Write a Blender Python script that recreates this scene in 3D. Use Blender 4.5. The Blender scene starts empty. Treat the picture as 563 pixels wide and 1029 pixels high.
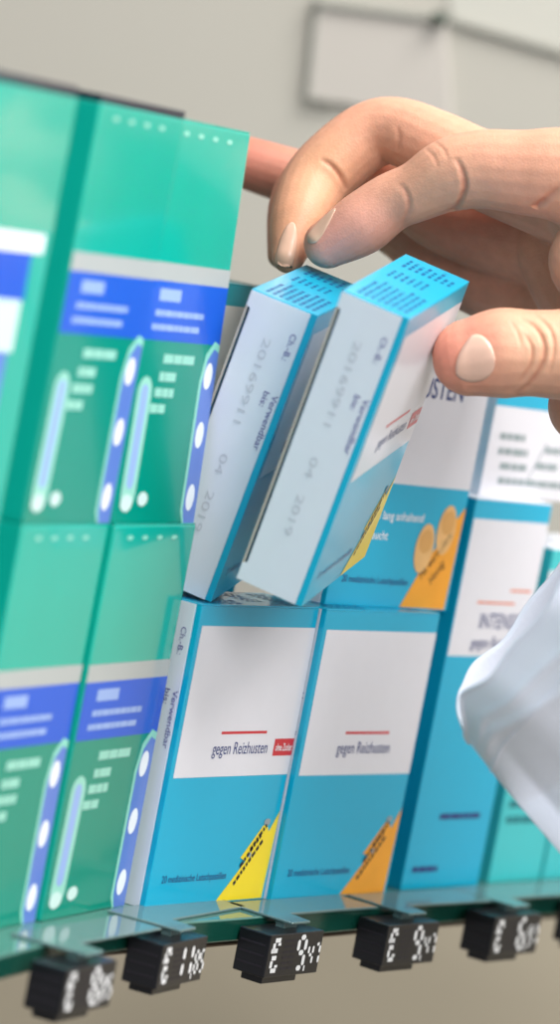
import bpy, bmesh, math, random
from mathutils import Vector, Matrix, Euler
from mathutils.bvhtree import BVHTree

# ------------------------------------------------------------------ camera, world, lights, exposure
S = 0.01                                   # everything below is written in centimetres
scn = bpy.context.scene
COL = scn.collection
scn.view_settings.view_transform = 'Standard'
scn.view_settings.look = 'None'
scn.view_settings.gamma = 1.0
scn.view_settings.use_curve_mapping = False
scn.view_settings.exposure = 0.0

cam_d = bpy.data.cameras.new('camera')
cam = bpy.data.objects.new('camera', cam_d)
COL.objects.link(cam)
CM = Matrix([[0.366315, 0.006995, -0.930465], [-0.91123, 0.205102, -0.357201], [0.188342, 0.978716, 0.081506]])
cam.matrix_world = Matrix.Translation(Vector((-105.657, -40.700, 20.521)) * S) @ CM.to_4x4()
cam_d.sensor_fit = 'VERTICAL'
cam_d.sensor_height = 36.0
cam_d.lens = 36.0 * 4179.18 / 1029.0
cam_d.clip_start = 0.05
cam_d.clip_end = 50
cam_d.dof.use_dof = True
cam_d.dof.focus_distance = 1.156
cam_d.dof.aperture_fstop = 7.0
scn.camera = cam

world = bpy.data.worlds.new('world')
scn.world = world
world.use_nodes = True
bg = world.node_tree.nodes['Background']
bg.inputs['Color'].default_value = (0.96, 0.97, 1.0, 1)
bg.inputs['Strength'].default_value = 0.31


def area(name, loc, target, size, power, colour):
    l = bpy.data.lights.new(name, 'AREA')
    l.shape = 'RECTANGLE'
    l.size, l.size_y = size
    l.energy = power
    l.color = colour
    o = bpy.data.objects.new(name, l)
    COL.objects.link(o)
    o.location = Vector(loc) * S
    d = (Vector(target) - Vector(loc))
    o.rotation_euler = d.to_track_quat('-Z', 'Y').to_euler()
    return o


area('ceiling_lamp', (-10, -55, 130), (0, 0, 8), (0.9, 0.6), 29, (1.0, 0.98, 0.96))
area('window_daylight', (-130, -110, 95), (0, 0, 8), (1.0, 0.8), 23, (0.98, 0.99, 1.0))

area('aisle_fill', (40, -190, 70), (5, 0, 8), (1.4, 1.0), 13, (0.95, 0.98, 1.0))  # added fill with no visible source, brightens the carton fronts

# ------------------------------------------------------------------ materials
def lin(c):
    return tuple(((x / 255) / 12.92 if x / 255 <= 0.04045 else ((x / 255 + 0.055) / 1.055) ** 2.4) for x in c)


def mat(name, rgb, rough=0.4, coat=0.0, metal=0.0, var=0.0, vscale=200, bump=0.0, bscale=400, trans=0.0,
        ior=1.45, spec=0.5, sheen=0.0, sss=0.0):
    m = bpy.data.materials.new(name)
    m.use_nodes = True
    nt = m.node_tree
    b = nt.nodes['Principled BSDF']
    c = lin(rgb)
    b.inputs['Roughness'].default_value = rough
    b.inputs['Metallic'].default_value = metal
    b.inputs['IOR'].default_value = ior
    b.inputs['Specular IOR Level'].default_value = spec
    b.inputs['Coat Weight'].default_value = coat
    b.inputs['Coat Roughness'].default_value = 0.08
    b.inputs['Transmission Weight'].default_value = trans
    b.inputs['Sheen Weight'].default_value = sheen
    if sss:
        b.inputs['Subsurface Weight'].default_value = sss
        b.inputs['Subsurface Radius'].default_value = (0.004, 0.0015, 0.0008)
        b.inputs['Subsurface Scale'].default_value = 1.0
    tc = nt.nodes.new('ShaderNodeTexCoord')
    n = nt.nodes.new('ShaderNodeTexNoise')
    n.inputs['Scale'].default_value = vscale
    n.inputs['Detail'].default_value = 3
    nt.links.new(tc.outputs['Object'], n.inputs['Vector'])
    r = nt.nodes.new('ShaderNodeMix')
    r.data_type = 'RGBA'
    v = max(var, 0.02)
    r.inputs['A'].default_value = tuple(x * (1 - v) for x in c) + (1,)
    r.inputs['B'].default_value = tuple(min(1, x * (1 + v)) for x in c) + (1,)
    nt.links.new(n.outputs['Fac'], r.inputs['Factor'])
    nt.links.new(r.outputs['Result'], b.inputs['Base Color'])
    if bump:
        n2 = nt.nodes.new('ShaderNodeTexNoise')
        n2.inputs['Scale'].default_value = bscale
        n2.inputs['Detail'].default_value = 4
        nt.links.new(tc.outputs['Object'], n2.inputs['Vector'])
        bp = nt.nodes.new('ShaderNodeBump')
        bp.inputs['Strength'].default_value = bump
        bp.inputs['Distance'].default_value = 0.0004
        nt.links.new(n2.outputs['Fac'], bp.inputs['Height'])
        nt.links.new(bp.outputs['Normal'], b.inputs['Normal'])
    return m


M = dict(
    cyan=mat('cyan_card', (6, 172, 208), 0.28, 0.35, bump=0.03, bscale=120),
    cyan_deep=mat('deep_cyan_card', (12, 150, 186), 0.28, 0.35),
    teal=mat('teal_card', (60, 192, 196), 0.3, 0.35),
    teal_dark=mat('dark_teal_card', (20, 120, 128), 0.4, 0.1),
    white=mat('white_card', (222, 226, 236), 0.45, 0.08, bump=0.05, bscale=150),
    label=mat('white_print', (226, 224, 230), 0.32, 0.3),
    pastille_deep=mat('pastille_shade_print', (222, 164, 90), 0.35, 0.3),
    topink=mat('top_ink', (14, 92, 146), 0.4),
    raw=mat('raw_board', (190, 180, 168), 0.8, var=0.08),
    navy=mat('navy_print', (30, 52, 120), 0.4, 0.2),
    ink=mat('blue_stamp_ink', (84, 84, 150), 0.6),
    emboss=mat('embossed_digits', (196, 200, 210), 0.6),
    black=mat('black_print', (26, 28, 40), 0.4),
    grey_ink=mat('grey_print', (150, 162, 164), 0.5),
    red=mat('red_print', (206, 44, 56), 0.35, 0.2),
    rust=mat('orange_red_print', (226, 130, 96), 0.4, 0.2),
    yellow=mat('yellow_print', (252, 222, 40), 0.35, 0.3, var=0.04),
    orange=mat('orange_print', (246, 164, 40), 0.35, 0.3, var=0.08, vscale=150),
    pastille=mat('pastille_print', (236, 184, 116), 0.35, 0.3, var=0.15, vscale=160),
    white_ink=mat('white_ink', (240, 244, 248), 0.35, 0.2),
    green=mat('green_card', (8, 172, 152), 0.18, 0.7, var=0.05, vscale=40),
    green_low=mat('deep_green_card', (0, 140, 118), 0.2, 0.35),
    blue=mat('blue_print', (30, 88, 204), 0.3, 0.3),
    silver=mat('silver_band', (176, 180, 178), 0.35, 0.4),
    soft=mat('soft_print', (150, 176, 228), 0.3, 0.3),
    mint2=mat('claim_print', (150, 212, 194), 0.3, 0.3),
    lilac=mat('lilac_print', (92, 124, 204), 0.3, 0.4),
    mint=mat('mint_print', (142, 216, 196), 0.3, 0.4),
    pale=mat('pale_print', (206, 232, 226), 0.3, 0.4),
    lid=mat('dark_lid_print', (30, 50, 62), 0.35, 0.3),
    black_plastic=mat('black_plastic', (22, 22, 27), 0.3, 0.2, bump=0.05),
    slot=mat('dark_segment', (40, 36, 44), 0.5),
    segment=mat('white_segment', (236, 236, 236), 0.5),
    clear=mat('clear_plastic', (128, 158, 158), 0.10, trans=0.45, ior=1.45, spec=0.6),
    glass=mat('green_glass', (96, 150, 140), 0.05, trans=0.4, ior=1.5, spec=0.7),
    glass_edge=mat('glass_edge', (16, 74, 62), 0.2, trans=0.2, ior=1.5),
    rail=mat('rail_metal', (96, 78, 66), 0.4, metal=0.5),
    cloth=mat('white_cotton', (226, 231, 244), 0.85, var=0.03, bump=0.25, bscale=900, sheen=0.2),
    wall=mat('grey_plaster', (170, 166, 156), 0.85, var=0.03, vscale=5, bump=0.02, bscale=60),
    wall_tan=mat('tan_lower_wall', (176, 166, 146), 0.85, var=0.03, vscale=6),
    wall_light=mat('pale_plaster', (182, 180, 170), 0.85, var=0.02, vscale=6),
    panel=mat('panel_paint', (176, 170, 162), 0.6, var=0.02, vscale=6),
    gap=mat('panel_edge_paint', (154, 153, 144), 0.6),
    knob=mat('dark_knob', (60, 74, 62), 0.5),
    floor=mat('floor_vinyl', (150, 142, 128), 0.5, var=0.06, vscale=4),
)


# ------------------------------------------------------------------ helpers
def link(name, me, material, parent=None):
    o = bpy.data.objects.new(name, me)
    if material is not None and not me.materials:
        for x in (material if isinstance(material, (list, tuple)) else [material]):
            me.materials.append(x)
    COL.objects.link(o)
    if parent is not None:
        o.parent = parent
    return o


def obj(name, verts, faces, material, parent=None, smooth=False, mats=None):
    me = bpy.data.meshes.new(name)
    me.from_pydata([tuple(c * S for c in v) for v in verts], [], faces)
    bm = bmesh.new()
    bm.from_mesh(me)
    bmesh.ops.recalc_face_normals(bm, faces=bm.faces)
    bm.to_mesh(me)
    bm.free()
    if smooth:
        for p in me.polygons:
            p.use_smooth = True
    o = link(name, me, material, parent)
    return o


def bevel(o, w, seg=2):
    b = o.modifiers.new('bevel', 'BEVEL')
    b.width = w * S
    b.segments = seg
    b.limit_method = 'ANGLE'
    return o


def box_geo(lo, hi):
    (a, b, c), (d, e, f) = lo, hi
    v = [(a, b, c), (d, b, c), (d, e, c), (a, e, c), (a, b, f), (d, b, f), (d, e, f), (a, e, f)]
    f_ = [(0, 3, 2, 1), (4, 5, 6, 7), (0, 1, 5, 4), (1, 2, 6, 5), (2, 3, 7, 6), (3, 0, 4, 7)]
    return v, f_


def box(name, lo, hi, m, parent=None, bv=0.0):
    v, f = box_geo(lo, hi)
    o = obj(name, v, f, m, parent)
    if bv:
        bevel(o, bv)
    return o


def merge(geos):
    V, F = [], []
    for v, f in geos:
        k = len(V)
        V += v
        F += [tuple(i + k for i in q) for q in f]
    return V, F


def prism(poly, z0, z1, axis='z'):
    n = len(poly)
    def P3(p, z):
        return (p[0], p[1], z) if axis == 'z' else ((z, p[0], p[1]) if axis == 'x' else (p[0], z, p[1]))
    v = [P3(p, z0) for p in poly] + [P3(p, z1) for p in poly]
    f = [tuple(range(n))[::-1], tuple(range(n, 2 * n))] + [(i, (i + 1) % n, (i + 1) % n + n, i + n) for i in range(n)]
    return v, f


def empty(name, loc, rot=(0, 0, 0)):
    o = bpy.data.objects.new(name, None)
    o.empty_display_size = 0.02
    COL.objects.link(o)
    o.location = Vector(loc) * S
    o.rotation_euler = rot
    return o


def tag(o, label=None, cat=None, group=None, kind=None):
    for k, v in (('label', label), ('category', cat), ('group', group), ('kind', kind)):
        if v:
            o[k] = v
    return o


def copy_tree(o, parent=None):
    c = o.copy()
    COL.objects.link(c)
    if parent is not None:
        c.parent = parent
    for ch in list(o.children):
        copy_tree(ch, c)
    return c


# face frames: map (u, w) on a face to carton coordinates, lifted by e
def face_front(e):
    return lambda u, w: (u, -e, w)


def decal(name, polys, face, m, parent, e=0.008, label=None):
    """flat print: list of (u, w) polygons laid on one face"""
    V, F = [], []
    f = face(e)
    for p in polys:
        k = len(V)
        V += [f(u, w) for u, w in p]
        F.append(tuple(range(k, k + len(p))))
    me = bpy.data.meshes.new(name)
    me.from_pydata([tuple(c * S for c in v) for v in V], [], F)
    o = link(name, me, m, parent)
    if label:
        o['label'] = label
    return o


def rect(a, b, c, d):
    return [(a, b), (c, b), (c, d), (a, d)]


def ell(cx, cy, rx, ry, ang=0.0, n=20):
    ca, sa = math.cos(ang), math.sin(ang)
    return [(cx + rx * math.cos(t) * ca - ry * math.sin(t) * sa, cy + rx * math.cos(t) * sa + ry * math.sin(t) * ca)
            for t in [2 * math.pi * i / n for i in range(n)]]


def capsule(cx, cy, rx, ry, ang=0.0, n=10):
    """upright stadium"""
    p = [(rx * math.cos(t), ry - rx + rx * math.sin(t)) for t in [math.pi * i / n for i in range(n + 1)]]
    p += [(-rx * math.cos(t), -(ry - rx) - rx * math.sin(t)) for t in [math.pi * i / n for i in range(n + 1)]]
    ca, sa = math.cos(ang), math.sin(ang)
    return [(cx + x * ca - y * sa, cy + x * sa + y * ca) for x, y in p]


_text_cache = {}


def text_mesh(s, shear=0.0, bold=0.0):
    key = (s, shear, bold)
    if key in _text_cache:
        return _text_cache[key]
    cu = bpy.data.curves.new('lettering', 'FONT')
    cu.body = s
    cu.shear = shear
    cu.offset = bold
    cu.resolution_u = 3
    o = bpy.data.objects.new('tmp', cu)
    COL.objects.link(o)
    dg = bpy.context.evaluated_depsgraph_get()
    dg.update()
    me = bpy.data.meshes.new_from_object(o.evaluated_get(dg))
    vs = [tuple(v.co) for v in me.vertices]
    fs = [tuple(p.vertices) for p in me.polygons]
    bpy.data.objects.remove(o)
    bpy.data.curves.remove(cu)
    bpy.data.meshes.remove(me)
    x0 = min(v[0] for v in vs)
    x1 = max(v[0] for v in vs)
    _text_cache[key] = ([((v[0] - x0) / (x1 - x0), v[1]) for v in vs], fs)
    return _text_cache[key]


def text(s, face, u, w, width, size, m, parent, ang=0.0, shear=0.0, bold=0.0, e=0.016, name='lettering'):
    """s drawn from (u, w) over `width` cm; capital height is about 0.7 * size"""
    vs, fs = text_mesh(s, shear, bold)
    ca, sa = math.cos(ang), math.sin(ang)
    f = face(e)
    V = []
    for x, y in vs:
        x *= width
        y *= size
        V.append(f(u + x * ca - y * sa, w + x * sa + y * ca))
    me = bpy.data.meshes.new(name)
    me.from_pydata([tuple(c * S for c in v) for v in V], [], fs)
    return link(name, me, m, parent)


def words(rng, u0, u1, w, h, gap=0.35):
    """a printed line too small to read: short bars of word length"""
    out = []
    u = u0
    while u < u1:
        l = rng.uniform(1.2, 3.5) * h
        out.append(rect(u, w, min(u + l, u1), w + h))
        u += l + gap * h
    return out


# ------------------------------------------------------------------ cyan pastille cartons
W, D, H = 5.99, 1.94, 8.5


def carton_shell(root, w, d, h, body, side, top, slot=True):
    """folding carton: body, white tuck flap on the left side with its slot, lid"""
    if slot:
        poly = [(0, 0), (w, 0), (w, d), (0, d), (0, d - 0.05), (0.6, d - 0.05), (0.6, d - 0.13), (0.05, d - 0.13),
                (0.05, 0.19), (0, 0.19)]
    else:
        poly = [(0, 0), (w, 0), (w, d), (0.0, d)]
    v, f = prism(poly, 0, h - 0.05)
    bevel(obj('carton', v, f, body, root), 0.02)
    if slot:
        a, b = 0.055 * h, 0.945 * h
        fl = [(0.19, 0), (d, 0), (d, a), (d - 0.13, a + 0.06), (d - 0.13, b - 0.06), (d, b), (d, h - 0.04), (0.19, h - 0.04)]
        v, f = prism(fl, -0.012, 0.05, 'x')
        bevel(obj('side_flap', v, f, side, root), 0.012)
        box('board_edge', (-0.004, d - 0.055, a), (0.05, d + 0.003, b), M['raw'], root)
    box('top_flap', (-0.005, 0.0, h - 0.05), (w, d, h), top, root, 0.02)


def side_face(d):
    # u runs down the side from its top, w runs towards the front edge; text reads downwards
    return lambda e: (lambda u, w: (-0.012 - e, d - w, u))


def stamp(root, h, d, digits=True):
    fs = lambda e: (lambda u, w: (-0.014 - e, d - w, h - u))   # u: distance from the top, w: distance from the back edge
    text('Ch.-B.:', fs, 0.085 * h, 0.74 * d, 0.09 * h, 0.24, M['ink'], root)
    text('Verwendbar', fs, 0.29 * h, 0.80 * d, 0.19 * h, 0.25, M['ink'], root)
    text('bis:', fs, 0.29 * h, 0.665 * d, 0.05 * h, 0.24, M['ink'], root)
    if digits:
        text('20169911', fs, 0.13 * h, 0.40 * d, 0.29 * h, 0.31, M['emboss'], root)
        text('04', fs, 0.53 * h, 0.40 * d, 0.07 * h, 0.31, M['emboss'], root)
        text('2019', fs, 0.66 * h, 0.40 * d, 0.14 * h, 0.31, M['emboss'], root)


def top_print(root, w, d, h, seed):
    rng = random.Random(seed)
    ft = lambda e: (lambda u, v: (u, v, h + e))
    pl = []
    for r in range(8):
        y = d * (0.1 + 0.1 * r)
        pl += words(rng, 0.06 * w, w * rng.uniform(0.34, 0.44), y, 0.05 * d, 1.2)
        if 1 < r:
            pl += words(rng, 0.52 * w, 0.66 * w, y, 0.045 * d, 1.2)
        pl += words(rng, 0.76 * w, w * rng.uniform(0.86, 0.96), y, 0.05 * d, 1.2)
    decal('top_print', pl, ft, M['topink'], root)


def badge(root, w, h, colour, lines, taller=False):
    k = 1.0
    poly = [(.58, .006), (.985, .006), (.995, .3), (.94, .245), (.93, .262), (.885, .262), (.74, .158), (.725, .143),
            (.775, .135)]
    poly = [(.58, .006), (.975, .006), (.995, .305), (.93, .235), (.90, .262), (.87, .255), (.725, .150), (.775, .137)]
    if taller:
        poly = [(.60, .006), (.975, .006), (.995, .37), (.86, .27), (.70, .12)]
    b = decal('badge', [[(u * w, z * h) for u, z in poly]], face_front, colour, root, 0.012)
    return b


def make_box(loc, rot, style, name='medicine_carton'):
    t = empty(name, loc, rot)
    carton_shell(t, W, D, H, M['cyan'], M['white'], M['cyan'])
    stamp(t, H, D, style['digits'])
    top_print(t, W, D, H, 5)
    decal('label_panel', [rect(style.get('margin', 0.03) * W, 0.43 * H, 0.998 * W, 0.93 * H)], face_front, M['label'], t, 0.006)
    ff = face_front
    if not style.get('tall'):
        decal('red_line', [rect(0.36 * W, 0.572 * H, 0.745 * W, 0.581 * H)], ff, M['red'], t, 0.012)
    if not style.get('tall'):
        text('gegen Reizhusten', ff, 0.31 * W, 0.505 * H, 0.465 * W, 0.50, M['navy'], t, bold=0.0)
    if style.get('sugar'):
        decal('sugar_badge', [rect(0.83 * W, 0.495 * H, 0.998 * W, 0.553 * H)], ff, M['red'], t, 0.012)
        text('ohne Zucker', ff, 0.845 * W, 0.512 * H, 0.145 * W, 0.30, M['white_ink'], t, e=0.02, bold=0.01)
    text('20 medizinische Lutschpastillen', ff, 0.095 * W, 0.082 * H, 0.535 * W, 0.30, M['navy'], t)
    b = badge(t, W, H, style['badge'], None, style.get('tall'))
    ang = math.radians(48)
    if style.get('tall'):
        text('Mit wertvollem', ff, 0.735 * W, 0.105 * H, 1.75, 0.34, M['black'], t, ang=math.radians(50), e=0.02, shear=0.3)
        text('Honig', ff, 0.82 * W, 0.09 * H, 0.85, 0.34, M['black'], t, ang=math.radians(50), e=0.02, shear=0.3)
        for (cx, cz, a) in ((0.71, 0.215, -0.05), (0.865, 0.285, -0.05)):
            decal('pastille_picture', [ell(cx * W, cz * H, 0.075 * W, 0.088 * H, a)], ff, M['pastille'], t, 0.02)
            decal('pastille_picture', [ell((cx + .004) * W, (cz + .025) * H, 0.055 * W, 0.042 * H, a)], ff, M['pastille_deep'], t, 0.026)
        text('und lang anhaltend', ff, 0.22 * W, 0.305 * H, 0.44 * W, 0.36, M['white_ink'], t, bold=0.01)
        text('feucht', ff, 0.245 * W, 0.235 * H, 0.15 * W, 0.36, M['white_ink'], t, bold=0.01)
        text('HUSTEN', ff, 0.36 * W, 0.735 * H, 0.43 * W, 0.85, M['navy'], t, bold=0.012)
    else:
        rng = random.Random(9)
        for (u, z, l) in ((0.80, 0.17, 0.95), (0.74, 0.115, 1.2), (0.71, 0.055, 1.7)):
            pl = []
            x = 0
            while x < l:
                s_ = rng.uniform(0.08, 0.2)
                ca, sa = math.cos(ang), math.sin(ang)
                hh = 0.11
                q = [(x, 0), (min(l, x + s_), 0), (min(l, x + s_) + .02, hh), (x + .02, hh)]
                pl.append([(u * W + a * ca - c * sa, z * H + a * sa + c * ca) for a, c in q])
                x += s_ + 0.05
            decal('badge_print', pl, ff, M['black'], t, 0.02)
        decal('flower_print', [ell(0.90 * W, 0.268 * H, 0.028 * W, 0.012 * H), ell(0.80 * W, 0.158 * H, 0.012 * W, 0.009 * H)],
              ff, M['grey_ink'], t, 0.018)
    return t


G_LOW = 'cyan and white throat pastille cartons'
yel = dict(digits=False, sugar=True, badge=M['yellow'])
orr = dict(digits=False, badge=M['orange'])
tall = dict(digits=False, badge=M['orange'], tall=True)
held = dict(margin=0.05, digits=True, sugar=True, badge=M['yellow'])

b = make_box((-1.6455, 0.9322, 0), (0.0, 0, -0.1977), yel)
tag(b, 'upright cyan and white carton with yellow badge, standing on the shelf beside the green packs', 'box', G_LOW)
b = make_box((4.2297 + 0.03, -0.4481 - 0.02, 0), (0, 0, -0.2317), orr)
tag(b, 'upright cyan and white carton with an orange badge, standing on the glass shelf', 'box', G_LOW)
b = make_box((5.2993, 0.0220, 8.5), (0, 0, -0.2892), tall)
tag(b, 'carton showing two orange pastilles, stacked upright behind the thumb', 'box', G_LOW)
b = make_box((-2.2612, -2.1167, 9.0994), (0.2141, -0.1924, 0.1009), held)
tag(b, 'tilted carton gripped by the thumb, nearer of the two being lifted out', 'box', G_LOW)
b = make_box((-0.9308, 0.9916, 8.5184), (0.1966, -0.1288, 0.1501), held)
tag(b, 'tilted carton under the fingertips, left of the one gripped by the thumb', 'box', G_LOW)
# second row, behind
plain = dict(digits=False, badge=M['orange'])
rot_b = (0, 0, -0.1977)
b = make_box((0.2, 4.3, 0), rot_b, plain)
tag(b, 'lower back-row carton, in the dark behind the yellow-badged carton', 'box', G_LOW)
b2 = empty('medicine_carton', (0.6, 4.25, 8.5), (0, 0, -0.1))
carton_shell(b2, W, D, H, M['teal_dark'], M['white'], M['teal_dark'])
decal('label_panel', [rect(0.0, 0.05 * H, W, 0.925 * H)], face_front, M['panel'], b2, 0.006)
text('p', face_front, 0.28 * W, 0.655 * H, 0.30, 0.75, M['black'], b2, bold=0.02)
tag(b2, 'shaded grey carton with dark teal top, behind the tilted cartons and the green packs', 'box', G_LOW)


# ------------------------------------------------------------------ taller carton, small carton on it, teal cartons at the right
def plain_carton(name, loc, rz, w, d, h, body, top=None):
    t = empty(name, loc, (0, 0, rz))
    v, f = box_geo((0, 0, 0), (w, d, h - 0.05))
    bevel(obj('carton', v, f, body, t), 0.03)
    box('top_flap', (0.0, 0.0, h - 0.05), (w, d, h), top or body, t, 0.02)
    return t


ff = face_front
wi, hi = 4.3676, 11.9872
t = plain_carton('medicine_carton', (11.2054, -1.9033, 0), -0.2347, wi, 3.0, hi, M['cyan'], M['white'])
decal('label_panel', [rect(0.012 * wi, 0.60 * hi, wi * 0.995, 0.948 * hi)], ff, M['label'], t, 0.006)
decal('red_line', [rect(0.26 * wi, 0.735 * hi, 0.75 * wi, 0.741 * hi)], ff, M['rust'], t, 0.012)
decal('red_line', [rect(0.66 * wi, 0.768 * hi, 0.93 * wi, 0.774 * hi)], ff, M['rust'], t, 0.012)
text('INTENSIV', ff, 0.34 * wi, 0.672 * hi, 0.56 * wi, 0.68, M['navy'], t, bold=0.0)
text('gegen Reizhusten', ff, 0.28 * wi, 0.622 * hi, 0.70 * wi, 0.5, M['navy'], t)
decal('small_print', words(random.Random(2), 0.32 * wi, 0.84 * wi, 0.18 * hi, 0.17, 0.25), ff, M['navy'], t, 0.012)
decal('small_print', words(random.Random(3), 0.10 * wi, 0.42 * wi, 0.045 * hi, 0.17, 0.25), ff, M['navy'], t, 0.012)
tag(t, 'tall cyan carton lettered INTENSIV, half hidden by the white sleeve', 'box', 'tall cartons at the right')

t = plain_carton('medicine_carton', (12.35, -1.55, hi), -0.235, 6.5, 1.5, 4.4, M['label'], M['cyan'])
decal('top_band', [rect(0, 2.75, 6.5, 4.38)], ff, M['cyan'], t, 0.006)
rg = random.Random(4)
pl = words(rg, 0.55, 2.0, 1.75, 0.2, 0.3) + words(rg, 0.6, 2.3, 1.3, 0.2, 0.3) + words(rg, 0.85, 2.4, 0.85, 0.2, 0.3)
pl += words(rg, 0.9, 4.9, 0.4, 0.2, 0.3) + words(rg, 3.3, 4.4, 1.45, 0.2, 0.3) + words(rg, 2.9, 4.2, 0.95, 0.2, 0.3)
decal('small_print', pl, ff, M['grey_ink'], t, 0.012)
decal('divider_line', [[(2.55, 0.6), (2.62, 0.6), (3.35, 1.75), (3.28, 1.75)]], ff, M['grey_ink'], t, 0.012)
tag(t, 'small pale carton with grey lines of text, lying on the tall carton below the thumb', 'box')

for k, (x, y, wd) in enumerate([(16.35, -2.95, 3.1), (19.55, -3.7, 3.4)]):
    t = plain_carton('medicine_carton', (x, y, 0), -0.23, wd, 3.0, 10.6, M['teal'], M['white'])
    decal('label_panel', [rect(0.0, 6.0, wd, 9.9)], ff, M['label'], t, 0.006)
    rg = random.Random(20 + k)
    pl = []
    for z in (3.6, 2.9, 2.4, 1.9):
        pl += words(rg, 0.35, wd - 0.4, z, 0.22, 0.3)
    decal('small_print', pl, ff, M['teal_dark'], t, 0.012)
    tag(t, ['pale teal carton below the sleeve, right beside the tall INTENSIV carton',
            'pale teal carton at the right frame edge, farthest along the shelf'][k], 'box', 'tall cartons at the right')


# ------------------------------------------------------------------ green glossy packs
GW, GD, GH = 5.1, 2.4, 10.6292


def green_pack(loc, rot, label, lid=False):
    t = empty('medicine_pack', loc, rot)
    v, f = box_geo((0, 0, 0), (GW, GD, GH - 0.04))
    bevel(obj('carton', v, f, M['green'], t), 0.06, 3)
    box('top_flap', (0.02, 0.02, GH - 0.04), (GW - 0.02, GD - 0.02, GH + (0.16 if lid else 0)), M['lid'] if lid else M['green'], t, 0.015)
    w, h = GW, GH
    decal('lower_field', [rect(0.02, 0.02, w - 0.02, 0.455 * h)], ff, M['green_low'], t, 0.005)
    decal('silver_band', [rect(0.02, 0.60 * h, w - 0.02, 0.647 * h)], ff, M['silver'], t, 0.008)
    decal('blue_label', [rect(0.02, 0.455 * h, w - 0.02, 0.602 * h)], ff, M['blue'], t, 0.010)
    decal('label_print', [rect(0.16 * w, 0.553 * h, 0.42 * w, 0.583 * h)] , ff, M['soft'], t, 0.016)
    rg = random.Random(7)
    decal('small_print', words(rg, 0.14 * w, 0.74 * w, 0.515 * h, 0.16, 0.2) + words(rg, 0.12 * w, 0.70 * w, 0.48 * h, 0.16, 0.2),
          ff, M['soft'], t, 0.016)
    pl = []
    for u0, u1, z in ((.32, .70, .40), (.30, .50, .355), (.27, .50, .315), (.24, .42, .275)):
        pl += words(rg, u0 * w, u1 * w, z * h, 0.24, 0.15)
    decal('claim_print', pl, ff, M['mint2'], t, 0.014)
    decal('tube_picture', [capsule(0.14 * w, 0.20 * h, 0.085 * w, 0.165 * h, -0.04)], ff, M['mint2'], t, 0.014)
    decal('tube_picture', [capsule(0.14 * w, 0.215 * h, 0.04 * w, 0.13 * h, -0.04)], ff, M['soft'], t, 0.018)
    decal('capsule_picture', [ell(0.12 * w, 0.05 * h, .07 * w, .022 * h), ell(0.31 * w, 0.06 * h, .06 * w, .018 * h)], ff, M['pale'], t, 0.02)
    # blister strip along the right edge, wrapped over the corner
    out = [(0.80, 0.03), (0.80, 0.36), (0.84, 0.43), (0.93, 0.465), (0.995, 0.455), (0.995, 0.0), (0.84, 0.0)]
    inn = [(0.83, 0.035), (0.83, 0.355), (0.865, 0.415), (0.935, 0.445), (0.993, 0.435), (0.993, 0.0), (0.86, 0.0)]
    decal('blister_outline', [[(a * w, c * h) for a, c in out]], ff, M['mint'], t, 0.014)
    decal('blister_strip', [[(a * w, c * h) for a, c in inn]], ff, M['lilac'], t, 0.018)
    decal('blister_capsule', [ell(0.90 * w, z * h, .05 * w, .034 * h, -0.1) for z in (.375, .225, .065)], ff, M['white_ink'], t, 0.022)
    decal('seal_dot', [ell((0.2 + .18 * i) * w, (0.965) * h, .035 * w, .006 * h) for i in range(4)], ff, M['mint'], t, 0.014)
    tag(t, label, 'box', 'green packs at the left')
    return t


gz = GH
ax = -12.120
green_pack((ax, 1.85, 0), (0, 0, -0.02), 'lower green pack with blue label, at the left frame edge under the stacked pack')
green_pack((ax + 5.2, 1.62, 0), (0, 0, -0.03), 'lower green pack with blue label, beside the white side of the yellow-badged carton')
green_pack((ax, 1.87, gz), (0, 0, -0.02), 'upper green pack stacked at the left, second from the hand', True)
green_pack((ax + 5.2, 1.72, gz), (-0.045, 0, -0.03), 'upper green pack nearest the fingers, in front of the extended finger')


def left_pack(loc, label):
    t = empty('medicine_pack', loc, (0, 0, -0.02))
    v, f = box_geo((0, 0, 0), (GW, GD, GH - 0.04))
    bevel(obj('carton', v, f, M['teal'], t), 0.06, 3)
    box('top_flap', (0.02, 0.02, GH - 0.04), (GW - 0.02, GD - 0.02, GH + (0.2 if loc[2] else 0)), M['lid'], t, 0.015)
    decal('upper_field', [rect(0.02, 0.02, GW - 0.02, GH - 0.05)], ff, M['green'], t, 0.004)
    decal('white_bar', [rect(0.0, 0.63 * GH, 0.93 * GW, 0.675 * GH)], ff, M['white_ink'], t, 0.012)
    decal('blue_label', [rect(0.0, 0.52 * GH, 0.82 * GW, 0.63 * GH)], ff, M['blue'], t, 0.010)
    decal('pale_label', [rect(0.0, 0.40 * GH, 0.80 * GW, 0.52 * GH)], ff, M['pale'], t, 0.010)
    decal('lilac_field', [rect(0.0, 0.05 * GH, 0.75 * GW, 0.40 * GH)], ff, M['lilac'], t, 0.010)
    tag(t, label, 'box', 'green packs at the left')
    return t


left_pack((-18.55, 2.0, gz), 'teal green pack with a white bar, cut off by the left frame edge')
left_pack((-18.55, 2.0, 0), 'teal green pack beneath the white-barred pack, left end of the shelf')

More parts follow.
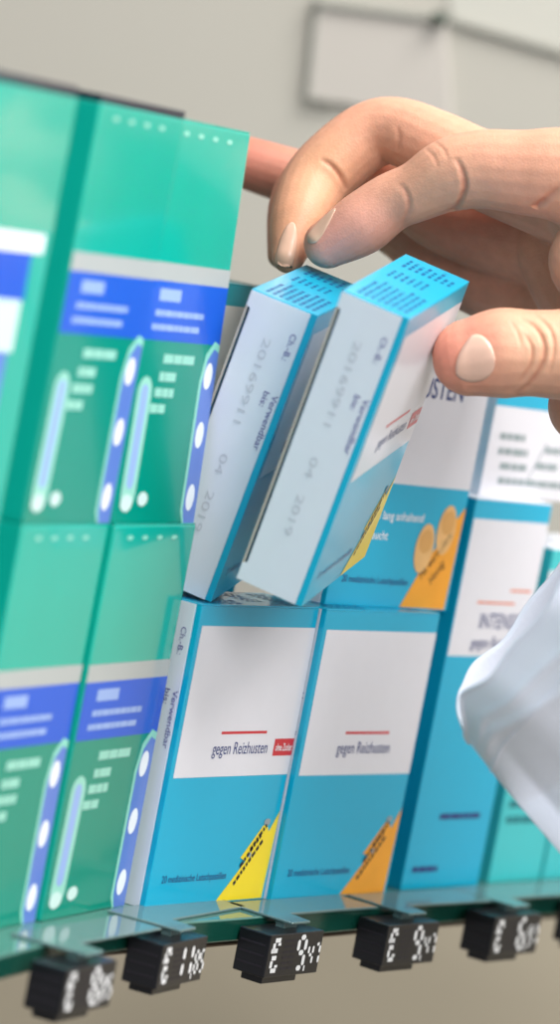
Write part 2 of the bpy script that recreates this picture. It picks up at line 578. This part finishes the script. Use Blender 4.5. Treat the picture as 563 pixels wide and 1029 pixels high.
# ------------------------------------------------------------------ glass shelf, rail
front = [(-30, 0.6), (-15, 0.3), (-8.5, 0.32), (-4.5, 0.15), (-0.5, -0.75), (5.65, -2.1), (11.8, -3.45), (17.3, -4.75), (31, -8.1)]
fr = []
for i in range(len(front) - 1):
    for k in range(4):
        a = Vector(front[max(i - 1, 0)]); b_ = Vector(front[i]); c = Vector(front[i + 1]); d = Vector(front[min(i + 2, len(front) - 1)])
        u = k / 4
        fr.append(tuple(0.5 * ((2 * b_) + (c - a) * u + (2 * a - 5 * b_ + 4 * c - d) * u * u + (3 * b_ - a - 3 * c + d) * u ** 3)))
fr.append(front[-1])
back = [(x, y + 17) for x, y in fr]
v, f = prism(fr + back[::-1], -0.66, -0.006)
sh = obj('glass_shelf', v, f, None)
sh.data.materials.append(M['glass'])
bevel(sh, 0.04, 1)
tag(sh, 'green-edged glass shelf with a gently bent front carrying all the cartons', 'shelf')
# dark green polished edge strip
ev, ef = [], []
n = len(fr)
for x, y in fr:
    ev += [(x, y - 0.006, -0.06), (x, y - 0.006, -0.62)]
for i in range(n - 1):
    ef.append((2 * i, 2 * i + 1, 2 * i + 3, 2 * i + 2))
e_ = obj('polished_edge', ev, ef, M['glass_edge'], sh)
e_['label'] = 'dark green polished glass edge'
# rail under the shelf
rv, rf = [], []
for x, y in fr:
    for k in range(8):
        t_ = 2 * math.pi * k / 8
        rv.append((x, y + 0.7 + 0.09 * math.cos(t_), -0.92 + 0.09 * math.sin(t_)))
for i in range(n - 1):
    for k in range(8):
        rf.append((8 * i + k, 8 * i + (k + 1) % 8, 8 * (i + 1) + (k + 1) % 8, 8 * (i + 1) + k))
obj('support_rail', rv, rf, M['rail'], sh, smooth=True)

# ------------------------------------------------------------------ price tags
SEG = {'0': 'abcdef', '1': 'bc', '2': 'abged', '3': 'abgcd', '4': 'fgbc', '5': 'afgcd', '6': 'afgedc', '7': 'abc', '8': 'abcdefg',
       '9': 'abcdfg'}


def seg_polys(ch, u, w, cw, chh, th):
    P_ = {'a': ((0, 1), (1, 1)), 'g': ((0, .5), (1, .5)), 'd': ((0, 0), (1, 0)), 'f': ((0, .5), (0, 1)), 'b': ((1, .5), (1, 1)),
          'e': ((0, 0), (0, .5)), 'c': ((1, 0), (1, .5))}
    out = []
    for s in SEG[ch]:
        (x0, y0), (x1, y1) = P_[s]
        x0, x1, y0, y1 = u + x0 * cw, u + x1 * cw, w + y0 * chh, w + y1 * chh
        g = th * 0.7
        if y0 == y1:
            out.append([(x0 + g, y0 - th / 2), (x1 - g, y0 - th / 2), (x1 - g * .5, y0), (x1 - g, y0 + th / 2), (x0 + g, y0 + th / 2), (x0 + g * .5, y0)])
        else:
            out.append([(x0 - th / 2, y0 + g), (x0, y0 + g * .5), (x0 + th / 2, y0 + g), (x0 + th / 2, y1 - g), (x0, y1 - g * .5), (x0 - th / 2, y1 - g)])
    return out


def euro(u, w, cw, h, th):
    pl = seg_polys('8', u, w, cw, h, th)[0:0]
    pl.append(rect(u + .06, w + h - th / 2, u + cw - .03, w + h + th / 2))
    pl.append(rect(u + cw - th, w + h * .82, u + cw + .02, w + h - th * .6))
    pl.append(rect(u - th / 2, w + h * .58, u + cw * .7, w + h * .58 + th))
    pl.append(rect(u + .02, w + h * .34, u + cw * .7, w + h * .34 + th))
    pl.append(rect(u - .02, w + h * .62, u + th - .02, w + h - th * .6))
    pl.append(rect(u - .02, w + th * .6, u + th - .02, w + h * .32))
    pl.append(rect(u + .06, w - th / 2, u + cw - .03, w + th / 2))
    pl.append(rect(u + cw - th, w + th * .6, u + cw + .02, w + h * .18))
    return pl


def price_tag(x, y, rz, price, label):
    t = empty('price_tag', (x, y, 0), (0, 0, rz))
    TW, TD, TH = 2.75, 1.05, 1.22
    box('housing', (0, 0, -0.2 - TH), (TW, TD, -0.2), M['black_plastic'], t, 0.03)
    box('grip', (0.35, 0.25, -0.2 - TH - 0.25), (TW - 0.65, TD - 0.1, -0.2 - TH + 0.01), M['black_plastic'], t, 0.02)
    for k in range(3):
        box('ridge', (-0.02, 0.12, -0.55 - 0.3 * k), (0.01, TD - 0.1, -0.50 - 0.3 * k), M['slot'], t)
    big, small = price.split(',')
    z0 = -0.2 - TH + 0.2
    pl = euro(0.20, z0, 0.36, 0.86, 0.13)
    decal('euro_sign', pl, ff, M['segment'], t, 0.012)
    pl = []
    u = 1.52 if len(big) == 1 else 1.05
    for c in big:
        pl += seg_polys(c, u, z0, 0.36, 0.88, 0.15)
        u += 0.52
    pl.append(rect(u - 0.08, z0 - 0.1, u - 0.01, z0 + 0.06))
    u += 0.06
    for c in small:
        pl += seg_polys(c, u, z0 + 0.06, 0.22, 0.58, 0.10)
        u += 0.34
    decal('price_digits', pl, ff, M['segment'], t, 0.012)
    pl = []
    for i in range(6):
        for j in range(2):
            pl.append(rect(0.78 + j * 0.34, z0 + i * 0.155, 1.05 + j * 0.34, z0 + 0.06 + i * 0.155))
    decal('blank_segment', pl, ff, M['slot'], t, 0.01)
    # clear holder plate lying on the glass, bent down behind the tag
    hp = [(1.15, 0.12), (2.1, 0.12), (2.3, 0.95), (6.85, 0.85), (6.85, 2.25), (1.15, 2.35)]
    v, f = prism(hp, 0.004, 0.075)
    bevel(obj('holder_plate', v, f, M['clear'], t), 0.015, 1)
    box('holder_clip', (1.3, 0.45, -0.2), (2.0, 0.75, 0.01), M['clear'], t, 0.02)
    tag(t, label, 'price tag', 'price tags along the shelf edge')
    return t


price_tag(-10.79, -1.01, -0.06, '8,85', 'black price tag at the far left, blurred, below the green packs')
price_tag(-4.71, -1.04, -0.05, '11,85', 'black price tag below the white side of the yellow-badged carton')
price_tag(0.38, -2.10, -0.20, '9,47', 'black price tag reading 9,47 below the yellow badge')
price_tag(6.29, -3.41, -0.235, '9,47', 'black price tag reading 9,47 just below and right of the orange badge')
price_tag(11.98, -4.77, -0.22, '6,97', 'black price tag below the pale teal carton, second from the right edge')
price_tag(17.5, -5.95, -0.22, '6,97', 'black price tag cut off by the right frame edge')

# ------------------------------------------------------------------ hand
def catmull(pts, n=10):
    """pts: list of (x, y, z, r)"""
    out = []
    m = len(pts)
    for i in range(m - 1):
        a = Vector(pts[max(i - 1, 0)]); b_ = Vector(pts[i]); c = Vector(pts[i + 1]); d = Vector(pts[min(i + 2, m - 1)])
        for k in range(n):
            u = k / n
            out.append(0.5 * ((2 * b_) + (c - a) * u + (2 * a - 5 * b_ + 4 * c - d) * u * u + (3 * b_ - a - 3 * c + d) * u ** 3))
    out.append(Vector(pts[-1]))
    return out


def tube_geo(path, seg=20, squash=None):
    pts = [p.to_3d() for p in [Vector(q[:3]) for q in path]]
    rad = [q[3] for q in path]
    V, F = [], []
    t0 = (pts[1] - pts[0]).normalized()
    nrm = t0.orthogonal().normalized()
    rings = []
    for i, p in enumerate(pts):
        a = pts[max(i - 1, 0)]
        c = pts[min(i + 1, len(pts) - 1)]
        tg = (c - a).normalized()
        nrm = (nrm - tg * nrm.dot(tg)).normalized()
        rings.append((p, tg, nrm.copy(), tg.cross(nrm), rad[i]))
    full = []
    p, tg, n_, b_, r = rings[0]
    for k in range(5, 0, -1):
        a = k / 6 * math.pi / 2
        full.append((p - tg * r * math.sin(a), n_, b_, r * math.cos(a)))
    for p, tg, n_, b_, r in rings:
        full.append((p, n_, b_, r))
    p, tg, n_, b_, r = rings[-1]
    for k in range(1, 6):
        a = k / 6 * math.pi / 2
        full.append((p + tg * r * math.sin(a), n_, b_, r * math.cos(a)))
    for p, n_, b_, r in full:
        for k in range(seg):
            t_ = 2 * math.pi * k / seg
            V.append(tuple(p + (n_ * math.cos(t_) + b_ * math.sin(t_)) * r))
    for i in range(len(full) - 1):
        for k in range(seg):
            F.append((i * seg + k, i * seg + (k + 1) % seg, (i + 1) * seg + (k + 1) % seg, (i + 1) * seg + k))
    F.append(tuple(range(seg))[::-1])
    F.append(tuple((len(full) - 1) * seg + k for k in range(seg)))
    return V, F


def K(p, r):
    return (p[0], p[1], p[2], r)


index = [K((3.290, 1.223, 18.633), .70), K((3.433, 0.448, 19.321), .88), K((3.555, -0.257, 20.078), .83), K((3.559, -1.000, 20.551), .86),
         K((3.603, -1.818, 21.150), 1.04), K((3.654, -2.714, 21.482), 1.10), K((3.772, -3.832, 21.606), 1.18), K((3.987, -5.206, 21.727), 1.38), K((4.539, -7.011, 21.337), 1.75)]
middle = [K((3.718, 2.496, 18.049), .48), K((4.376, 2.671, 18.969), .80), K((5.390, 2.808, 20.101), .98), K((5.843, 2.396, 21.015), 1.0),
          K((6.182, 1.705, 21.856), .98), K((6.192, 0.896, 22.114), .98), K((5.850, -0.505, 21.874), 1.04), K((5.698, -2.161, 21.471), 1.15), K((5.936, -4.211, 21.343), 1.5), K((6.462, -6.480, 21.079), 1.8)]
ring = [K((5.974, 3.611, 18.015), .42), K((6.346, 3.771, 19.290), .64), K((6.811, 3.595, 20.142), .78), K((7.391, 2.754, 20.625), .85),
        K((7.875, 1.183, 20.500), .95), K((8.115, -0.398, 19.982), 1.1), K((8.088, -2.589, 19.887), 1.4), K((8.172, -5.579, 20.010), 1.8)]
pinky = [K((7.577, 7.256, 20.399), .60), K((7.899, 6.431, 20.449), .74), K((8.326, 5.290, 20.326), .82), K((8.912, 3.713, 20.113), .85), K((9.469, 1.564, 19.497), .98),
         K((9.631, -0.424, 18.775), 1.25), K((9.241, -3.091, 18.579), 1.6), K((8.853, -6.183, 19.001), 1.8)]
thumb = [K((1.327, -4.249, 16.410), 1.08), K((1.520, -4.972, 16.666), 1.24), K((1.836, -5.759, 16.829), 1.19), K((2.278, -6.595, 16.977), 1.27),
         K((3.253, -7.658, 17.323), 1.5), K((4.626, -8.824, 18.064), 1.9)]
web = [K((4.222, -6.303, 19.602), 1.35), K((4.428, -7.852, 18.844), 1.7)]
palm = [K((7.357, -4.091, 19.691), 1.2), K((7.475, -5.502, 18.524), 1.6), K((6.558, -8.237, 18.157), 2.2)]
heel = [K((6.009, -6.284, 15.546), 1.1), K((5.947, -7.594, 16.458), 1.7), K((5.982, -9.134, 17.467), 2.2)]
back_h = [K((5.577, -5.530, 21.275), 1.6), K((5.890, -8.206, 19.253), 2.4)]
arm = [K((5.592, -7.703, 19.286), 2.3), K((4.242, -9.570, 17.780), 2.2), K((1.956, -11.592, 15.943), 2.15), K((1.495, -13.766, 13.425), 2.3), K((1.859, -15.788, 11.166), 2.4), K((2.513, -18.180, 9.388), 2.4)]
chains = [index, middle, ring, pinky, thumb, web, palm, heel, back_h, arm]
V, F = merge([tube_geo(catmull(c)) for c in chains])
me = bpy.data.meshes.new('person')
me.from_pydata([tuple(x * S for x in v) for v in V], [], F)
tmp = bpy.data.objects.new('tmp', me)
COL.objects.link(tmp)
r_ = tmp.modifiers.new('r', 'REMESH')
r_.mode = 'VOXEL'
r_.voxel_size = 0.00050
s_ = tmp.modifiers.new('s', 'SMOOTH')
s_.factor = 0.5
s_.iterations = 9
dg = bpy.context.evaluated_depsgraph_get()
dg.update()
hm = bpy.data.meshes.new_from_object(tmp.evaluated_get(dg))
hm.name = 'person'
bpy.data.objects.remove(tmp)

import numpy as np
nv = len(hm.vertices)
co = np.empty(nv * 3, dtype=np.float32)
hm.vertices.foreach_get('co', co)
co = co.reshape(-1, 3) / S
no = np.empty(nv * 3, dtype=np.float32)
hm.vertices.foreach_get('normal', no)
no = no.reshape(-1, 3)


def chain_param(ch):
    path = np.array([list(q) for q in catmull(ch, 14)])
    best = np.full(nv, 1e9)
    tpar = np.zeros(nv)
    cen = np.zeros((nv, 3))
    L = np.concatenate([[0], np.cumsum(np.linalg.norm(np.diff(path[:, :3], axis=0), axis=1))])
    for i in range(len(path) - 1):
        a, c = path[i, :3], path[i + 1, :3]
        ac = c - a
        u = np.clip(((co - a) @ ac) / (ac @ ac + 1e-12), 0, 1)
        q = a + u[:, None] * ac
        dd = np.linalg.norm(co - q, axis=1) - (path[i, 3] + (path[i + 1, 3] - path[i, 3]) * u)
        m_ = dd < best
        best[m_] = dd[m_]
        tpar[m_] = L[i] + u[m_] * (L[i + 1] - L[i])
        cen[m_] = q[m_]
    return best, tpar, cen, L, path


disp = np.zeros(nv)
red = np.zeros(nv)


def crease_line(pts, depth, width, reach=0.9):
    """a skin fold along a polyline (cm): sinks the skin there and swells it a little on both sides"""
    pts = [Vector(p) for p in pts]
    sm = [q.to_3d() for q in catmull([tuple(p) + (0,) for p in pts], 8)]
    view = np.array((0.930, 0.357, -0.082))
    near = np.full(nv, 1e9)
    tap = np.zeros(nv)
    for i in range(len(sm) - 1):
        a_, c_ = np.array(sm[i]), np.array(sm[i + 1])
        d_ = co - a_
        al = d_ @ view
        pr = d_ - al[:, None] * view
        ac = (c_ - a_) - ((c_ - a_) @ view) * view
        u = np.clip((pr @ ac) / (ac @ ac + 1e-9), 0, 1)
        dist = np.linalg.norm(pr - u[:, None] * ac, axis=1)
        dist = np.where(np.abs(al) < reach, dist, 1e9)
        m_ = dist < near
        near[m_] = dist[m_]
        tap[m_] = np.sin(np.pi * np.clip((i + u[m_]) / (len(sm) - 1), 0.0, 1.0)) ** 0.7
    g = np.exp(-(near / width) ** 2) * tap
    np.maximum(fold, g * depth, out=fold)
    swell[:] = np.maximum(swell, np.exp(-((near - 2.0 * width) / (1.3 * width)) ** 2) * tap * depth * 0.14)


fold = np.zeros(nv)
swell = np.zeros(nv)
CR = [
    ([(2.626, -2.237, 21.657), (2.694, -2.501, 21.265), (2.711, -2.641, 20.847), (2.637, -2.556, 20.382), (2.684, -2.196, 20.041)], .09, .07),
    ([(2.803, -0.683, 20.668), (2.882, -0.952, 20.386), (2.899, -1.081, 20.018), (2.826, -0.990, 19.577)], .045, .07),
    ([(4.627, 2.461, 20.915), (4.740, 2.143, 20.807), (4.841, 1.817, 20.529), (4.890, 1.618, 20.224)], .07, .07),
    ([(2.557, -5.450, 21.507), (2.376, -5.095, 20.991), (2.195, -4.717, 20.581), (2.255, -3.865, 20.098)], .08, .09),
    ([(5.231, 0.632, 22.255), (5.260, 0.486, 21.940), (5.226, 0.482, 21.538)], .025, .07),
    ([(0.572, -5.612, 17.770), (0.727, -6.056, 17.589), (0.812, -6.368, 17.190), (0.788, -6.434, 16.631), (0.667, -6.252, 16.048), (0.519, -5.942, 15.711)], .08, .06),
    ([(0.730, -5.979, 17.955), (0.873, -6.432, 17.612), (0.909, -6.639, 17.110), (0.855, -6.670, 16.353)], .05, .05),
    ([(0.628, -5.856, 17.330), (0.694, -6.103, 16.999), (0.671, -6.153, 16.518), (0.570, -5.998, 16.050)], .06, .05),
    ([(0.493, -5.439, 17.625), (0.569, -5.721, 17.247), (0.586, -5.847, 16.891)], .025, .05),
    ([(2.598, -1.519, 22.029), (2.697, -1.825, 21.812), (2.735, -1.992, 21.511)], .02, .05),
    ([(2.705, -1.295, 21.775), (2.784, -1.552, 21.548), (2.822, -1.719, 21.246)], .02, .05),
]
for pts_, dp, wd in CR:
    crease_line(pts_, dp, wd)
disp += swell
disp -= fold

# nails: a shallow bed in the skin, then a plate laid over it
NAILS = [  # point near the skin, point towards the free edge, half length, half width (cm)
    ('thumb', (0.038, -4.836, 16.298), (0.243, -4.208, 16.480), .46, .72),
    ('middle', (3.141, 2.412, 18.461), (3.096, 2.382, 17.811), .68, .30),
    ('index', (2.652, 1.340, 19.225), (2.507, 1.592, 18.663), .55, .26),
]
hm.vertices.foreach_set('co', ((co + no * disp[:, None]) * S).astype(np.float32).ravel())
hm.update()
bvh = BVHTree.FromPolygons([v.co for v in hm.vertices], [tuple(p.vertices) for p in hm.polygons])
VIEW = Vector((0.930, 0.357, -0.082))

# skin colour: redder at the fingertips, knuckles and folds, yellower on the first joints; painted shade on little finger, palm, middle tip
base = np.tile(np.array(lin((224, 164, 136))), (nv, 1))


def blob(p, r, colour, amt):
    global base
    w_ = (np.exp(-((np.linalg.norm(co - np.array(p), axis=1) / r) ** 2)) * amt)[:, None]
    base = base * (1 - w_) + np.array(lin(colour)) * w_


blob((0.239, -3.931, 16.426), 1.2, (222, 140, 120), .75)
blob((0.227, -4.853, 17.149), .5, (220, 130, 112), .5)
blob((2.685, 0.817, 18.534), 1.2, (222, 150, 144), .7)
blob((2.720, -0.220, 19.290), 1.0, (226, 160, 144), .5)
blob((4.231, 2.500, 19.020), 1.4, (196, 144, 104), .6)
blob((4.657, 2.355, 20.792), 1.2, (214, 164, 124), .6)
blob((4.216, 2.918, 18.226), .9, (176, 130, 100), .5)  # middle fingertip, shade painted into the colour
blob((7.434, 6.208, 20.307), 2.6, (178, 104, 88), .85)  # little finger darkened in the skin colour to stand for shadow
blob((2.737, -1.925, 21.833), 1.0, (228, 170, 140), .5)
blob((2.859, -4.147, 20.851), 1.6, (226, 160, 136), .45)
blob((8.033, -1.269, 18.912), 2.6, (196, 132, 110), .7)  # palm, shadow painted into the skin colour
blob((0.792, -6.319, 17.180), 1.0, (226, 184, 150), .6)
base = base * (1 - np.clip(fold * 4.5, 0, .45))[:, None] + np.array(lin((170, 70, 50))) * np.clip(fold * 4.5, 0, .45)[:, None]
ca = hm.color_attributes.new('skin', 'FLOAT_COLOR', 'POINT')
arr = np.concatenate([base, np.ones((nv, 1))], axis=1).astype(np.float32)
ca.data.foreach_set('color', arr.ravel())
for p in hm.polygons:
    p.use_smooth = True

skin = mat('skin', (226, 178, 152), 0.5, bump=0.0, sss=0.12, spec=0.4)
nt = skin.node_tree
bs = nt.nodes['Principled BSDF']
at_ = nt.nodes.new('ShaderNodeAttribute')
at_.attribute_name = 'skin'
tc = nt.nodes.new('ShaderNodeTexCoord')
ns = nt.nodes.new('ShaderNodeTexNoise')
ns.inputs['Scale'].default_value = 260
ns.inputs['Detail'].default_value = 4
nt.links.new(tc.outputs['Object'], ns.inputs['Vector'])
mr = nt.nodes.new('ShaderNodeMapRange')
mr.inputs['To Min'].default_value = 0.84
mr.inputs['To Max'].default_value = 1.12
nt.links.new(ns.outputs['Fac'], mr.inputs['Value'])
vm = nt.nodes.new('ShaderNodeVectorMath')
vm.operation = 'SCALE'
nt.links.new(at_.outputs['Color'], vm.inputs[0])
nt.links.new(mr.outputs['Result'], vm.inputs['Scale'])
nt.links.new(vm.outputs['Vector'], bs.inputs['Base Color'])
vo = nt.nodes.new('ShaderNodeTexVoronoi')
vo.inputs['Scale'].default_value = 1500
nt.links.new(tc.outputs['Object'], vo.inputs['Vector'])
n3 = nt.nodes.new('ShaderNodeTexNoise')
n3.inputs['Scale'].default_value = 500
n3.inputs['Detail'].default_value = 5
nt.links.new(tc.outputs['Object'], n3.inputs['Vector'])
ad = nt.nodes.new('ShaderNodeMath')
ad.operation = 'ADD'
nt.links.new(vo.outputs['Distance'], ad.inputs[0])
nt.links.new(n3.outputs['Fac'], ad.inputs[1])
bp = nt.nodes.new('ShaderNodeBump')
bp.inputs['Strength'].default_value = 0.25
bp.inputs['Distance'].default_value = 0.00025
nt.links.new(ad.outputs['Value'], bp.inputs['Height'])
nt.links.new(bp.outputs['Normal'], bs.inputs['Normal'])
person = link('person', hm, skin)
tag(person, 'hand with thumb and bent fingers lifting two cartons, arm in a white coat sleeve', 'person')

nail_m = mat('nail', (232, 190, 168), 0.3, 0.3, var=0.06, vscale=500)
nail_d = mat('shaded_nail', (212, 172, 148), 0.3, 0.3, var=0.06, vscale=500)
for nm, c, tip, hl, hw in NAILS:
    loc_, nn, _, _ = bvh.find_nearest(Vector(c) * S)
    c = loc_ / S
    # average the surface direction over the nail
    acc = Vector(nn)
    for k in range(8):
        o1 = nn.orthogonal().normalized() * 0.3 * math.cos(k) + nn.cross(nn.orthogonal().normalized()) * 0.3 * math.sin(k)
        acc += bvh.find_nearest((c + o1) * S)[1]
    nn = acc.normalized()
    a = Vector(tip) - c
    a = (a - nn * a.dot(nn)).normalized()
    b_ = nn.cross(a).normalized()
    NU, NV = 18, 14
    vv = []
    for i in range(NU + 1):
        s0 = i / NU
        u = -1 + 2 * s0
        prof = max(0.10, (1 - (1 - s0) ** 2.2) ** 0.5) * (1 - 0.22 * s0 ** 5)
        for j in range(NV + 1):
            w_ = -1 + 2 * j / NV
            uu = u + (0.22 * (1 - w_ * w_) if s0 > .99 else 0)
            q = c + a * uu * hl + b_ * w_ * hw * prof
            hit = bvh.ray_cast((q + nn * 1.0) * S, -nn, 0.025)
            p_ = hit[0] if hit[0] is not None else bvh.find_nearest(q * S)[0]
            rim = max(abs(w_), max(0, -u))
            lift = 0.03 * (1 - rim ** 4) + 0.004 + 0.03 * max(0, u) ** 4
            vv.append(tuple(p_ / S + nn * lift))
    fc = [(i * (NV + 1) + j, (i + 1) * (NV + 1) + j, (i + 1) * (NV + 1) + j + 1, i * (NV + 1) + j + 1) for i in range(NU) for j in range(NV)]
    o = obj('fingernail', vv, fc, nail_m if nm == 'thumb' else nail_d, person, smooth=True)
    so = o.modifiers.new('s', 'SOLIDIFY')
    so.thickness = 0.0003
    so.offset = -1
    o['label'] = {'thumb': 'pale thumbnail facing the viewer', 'middle': 'dark-edged nail of the bent middle finger', 'index': 'index nail seen edge on'}[nm]

# ------------------------------------------------------------------ coat sleeve: wide loose cuff below the wrist
cc = Vector((-0.324, -9.976, 14.173))
corner = Vector((-2.220, -6.653, 7.091))
axis = (Vector((0.458, -12.388, 12.531)) - Vector((-0.324, -9.976, 14.173))).normalized()
maj = corner - cc
R1 = maj.length
maj.normalize()
mnr = VIEW.copy()
NR, NA = 190, 220
rg = random.Random(3)
sv, sf = [], []


def sleeve_pt(k, j):
    s = 20.0 * k / NR
    t_ = 2 * math.pi * j / NA
    a_ = R1 * (1 + 0.012 * s)
    b2_ = 4.1 * (1 + 0.02 * s)
    ct, st = math.cos(t_), math.sin(t_)
    # flattened cross-section with soft folds
    f1 = 0.16 * math.sin(5 * t_ + 0.5 * s) * min(1, s / 2.5) + 0.10 * math.sin(9 * t_ - 0.7 * s + 1) * min(1, s / 2)
    f2 = 0.22 * math.sin(0.9 * s + 2.5 * t_) * min(1, s / 3)
    # fold ridge that runs from the hem corner towards the arm
    rid = math.exp(-((t_ if t_ < math.pi else t_ - 2 * math.pi) + 0.62 + 0.03 * s) ** 2 / 0.012) * 0.20
    rid += math.exp(-((t_ if t_ < math.pi else t_ - 2 * math.pi) + 1.05 + 0.035 * s) ** 2 / 0.01) * 0.14
    p = cc + axis * s + maj * (a_ * ct) + mnr * ((b2_ + f1 + f2 + rid) * st)
    hem = 0.10 * math.sin(7 * t_ + 1) + 0.07 * math.sin(17 * t_)
    if st < 0:                                   # front half: the cloth breaks along two folds
        for P1_, P2_, sl_ in (((-6.146, -9.056, 6.953), (-5.401, -10.615, 8.635), 0.62), ((-5.984, -9.265, 7.894), (-5.393, -10.388, 9.717), 0.12)):
            L1_, L2_ = Vector(P1_), Vector(P2_)
            dn = VIEW.cross((L2_ - L1_).normalized())
            if dn.z > 0:
                dn = -dn
            sd = (p - L1_).dot(dn)
            if sd > 0:
                p += VIEW * min(1.3, sd * sl_) * min(1, -st * 2.5)
            p -= VIEW * 0.10 * math.exp(-(sd / 0.10) ** 2) * min(1, -st * 2.5)
    p += axis * hem * max(0, 1 - s / 1.5)
    if ct > 0.9:                                 # the hem corner is folded in, blunt
        p += axis * 0.8 * ((ct - 0.9) / 0.1) ** 1.5 * max(0, 1 - s / 2.5)
    return p


for k in range(NR + 1):
    for j in range(NA):
        p = sleeve_pt(k, j)
        sv.append(tuple(p))
for k in range(NR):
    for j in range(NA):
        sf.append((k * NA + j, k * NA + (j + 1) % NA, (k + 1) * NA + (j + 1) % NA, (k + 1) * NA + j))
sl = obj('coat_sleeve', sv, sf, M['cloth'], person, smooth=True)
so = sl.modifiers.new('s', 'SOLIDIFY')
so.thickness = 0.0010
sl['label'] = 'loose white cotton coat sleeve with stitched cuff'
# stitched hem: a rounded roll around the cuff opening, and a seam line a little further in
for rr, kk, off in ((0.06, 0.0, 0.0), (0.035, 14.5, 0.05)):
    path = []
    for j in range(NA + 1):
        k0 = int(kk)
        p = sleeve_pt(k0, j % NA).lerp(sleeve_pt(k0 + 1, j % NA), kk - k0)
        path.append((p.x, p.y, p.z))
    hv, hf = [], []
    for i in range(NA):
        p = Vector(path[i]); q = Vector(path[(i + 1) % NA])
        tg = (q - Vector(path[i - 1])).normalized()
        o1 = axis.cross(tg).normalized()
        o2 = tg.cross(o1)
        for k in range(8):
            t_ = 2 * math.pi * k / 8
            hv.append(tuple(p + (o1 * math.cos(t_) + o2 * math.sin(t_)) * rr))
    for i in range(NA):
        for k in range(8):
            hf.append((i * 8 + k, i * 8 + (k + 1) % 8, ((i + 1) % NA) * 8 + (k + 1) % 8, ((i + 1) % NA) * 8 + k))
    obj('hem' if kk == 0 else 'seam', hv, hf, M['cloth'], sl, smooth=True)

# ------------------------------------------------------------------ background wall
C0 = Vector((-105.657, -40.700, 20.521))
fh = Vector((VIEW.x, VIEW.y, 0)).normalized()
rt = Vector((fh.y, -fh.x, 0))
WD = 152.0


def wp(px, h, depth=0.0):
    """point on the wall plane: px cm to the right of centre, height h"""
    return C0 * 1.0 + fh * (WD - depth) + rt * px + Vector((0, 0, h - C0.z))


def wall_slab(name, a, b_, h0, h1, depth, m, parent=None, kind=None):
    v = []
    for dd in (-1.5, depth):
        for x, h in ((a, h0), (b_, h0), (b_, h1), (a, h1)):
            v.append(tuple(wp(x, h, dd)))
    f = [(0, 1, 2, 3), (7, 6, 5, 4), (0, 4, 5, 1), (1, 5, 6, 2), (2, 6, 7, 3), (3, 7, 4, 0)]
    o = obj(name, v, f, m, parent)
    if kind:
        o['kind'] = kind
    return o


wall_slab('wall_back', -160, 160, -100, 160, 0.0, M['wall'], None, 'structure')
wall_slab('trim_1', -160, 160, -100, 1.0, 0.15, M['wall_tan'], None, 'structure')
fl = box('floor', (-220, -220, -102), (220, 220, -100), M['floor'])
fl['kind'] = 'structure'


# small raised panel on the wall with its dark rail and knob
def slab4(name, pts, thick, m, parent=None, bv=0.1):
    q = [Vector(p) for p in pts]
    v = [tuple(p) for p in q] + [tuple(p - fh * thick) for p in q]
    f = [(0, 1, 2, 3), (7, 6, 5, 4), (0, 4, 5, 1), (1, 5, 6, 2), (2, 6, 7, 3), (3, 7, 4, 0)]
    o = obj(name, v, f, m, parent)
    return bevel(o, bv)


def onwall(p):
    """drop a point straight back onto the wall plane"""
    p = Vector(p)
    d = (C0 + fh * WD - p).dot(fh)
    return p + fh * d


pn = empty('wall_panel', onwall((35.322, 13.005, 24.926)))
def rel(o):
    for c in o:
        c.parent = pn
        c.matrix_parent_inverse = Matrix.Translation(-pn.location)
parts = [
    slab4('panel_sheet', [onwall((34.521, 15.452, 26.510)), onwall((36.252, 11.010, 26.805)), onwall((36.292, 10.073, 23.150)), onwall((34.366, 15.080, 23.105))], 0.35, M['panel']),
    slab4('panel_edge', [onwall((34.510, 15.536, 26.749)), onwall((34.588, 15.333, 26.754)), onwall((34.418, 14.949, 23.132)), onwall((34.353, 15.120, 23.133))], 0.38, M['gap'], None, 0.05),
    slab4('top_rail', [onwall((34.522, 15.489, 26.685)), onwall((36.188, 11.218, 26.982)), onwall((36.186, 11.159, 26.701)), onwall((34.521, 15.438, 26.439))], 0.6, M['gap'], None, 0.05),
    slab4('bottom_edge', [onwall((34.340, 15.167, 23.197)), onwall((34.759, 14.069, 23.167)), onwall((34.759, 14.055, 23.097)), onwall((34.340, 15.145, 23.091))], 0.45, M['gap'], None, 0.05),
    slab4('knob', [onwall((36.071, 11.534, 27.026)), onwall((36.254, 11.061, 27.051)), onwall((36.238, 11.006, 26.622)), onwall((36.054, 11.478, 26.598))], 1.0, M['knob'], None, 0.12),
]
rel(parts)
tag(pn, 'pale blurred panel with a dark top rail and knob on the wall above the hand', 'panel')
tr = slab4('trim_2', [onwall((36.253, 11.039, 26.945)), onwall((38.738, 4.413, 26.263)), onwall((38.736, 4.376, 26.087)), onwall((36.252, 11.003, 26.770))], 0.3, M['gap'], None, 0.05)
tr['kind'] = 'structure'
up = slab4('wall_upper', [onwall((36.141, 11.926, 29.547)), onwall((39.034, 4.731, 31.035)), onwall((38.999, 3.729, 26.257)), onwall((36.319, 10.868, 26.944))], 0.08, M['wall_light'], None, 0.02)
up['kind'] = 'structure'
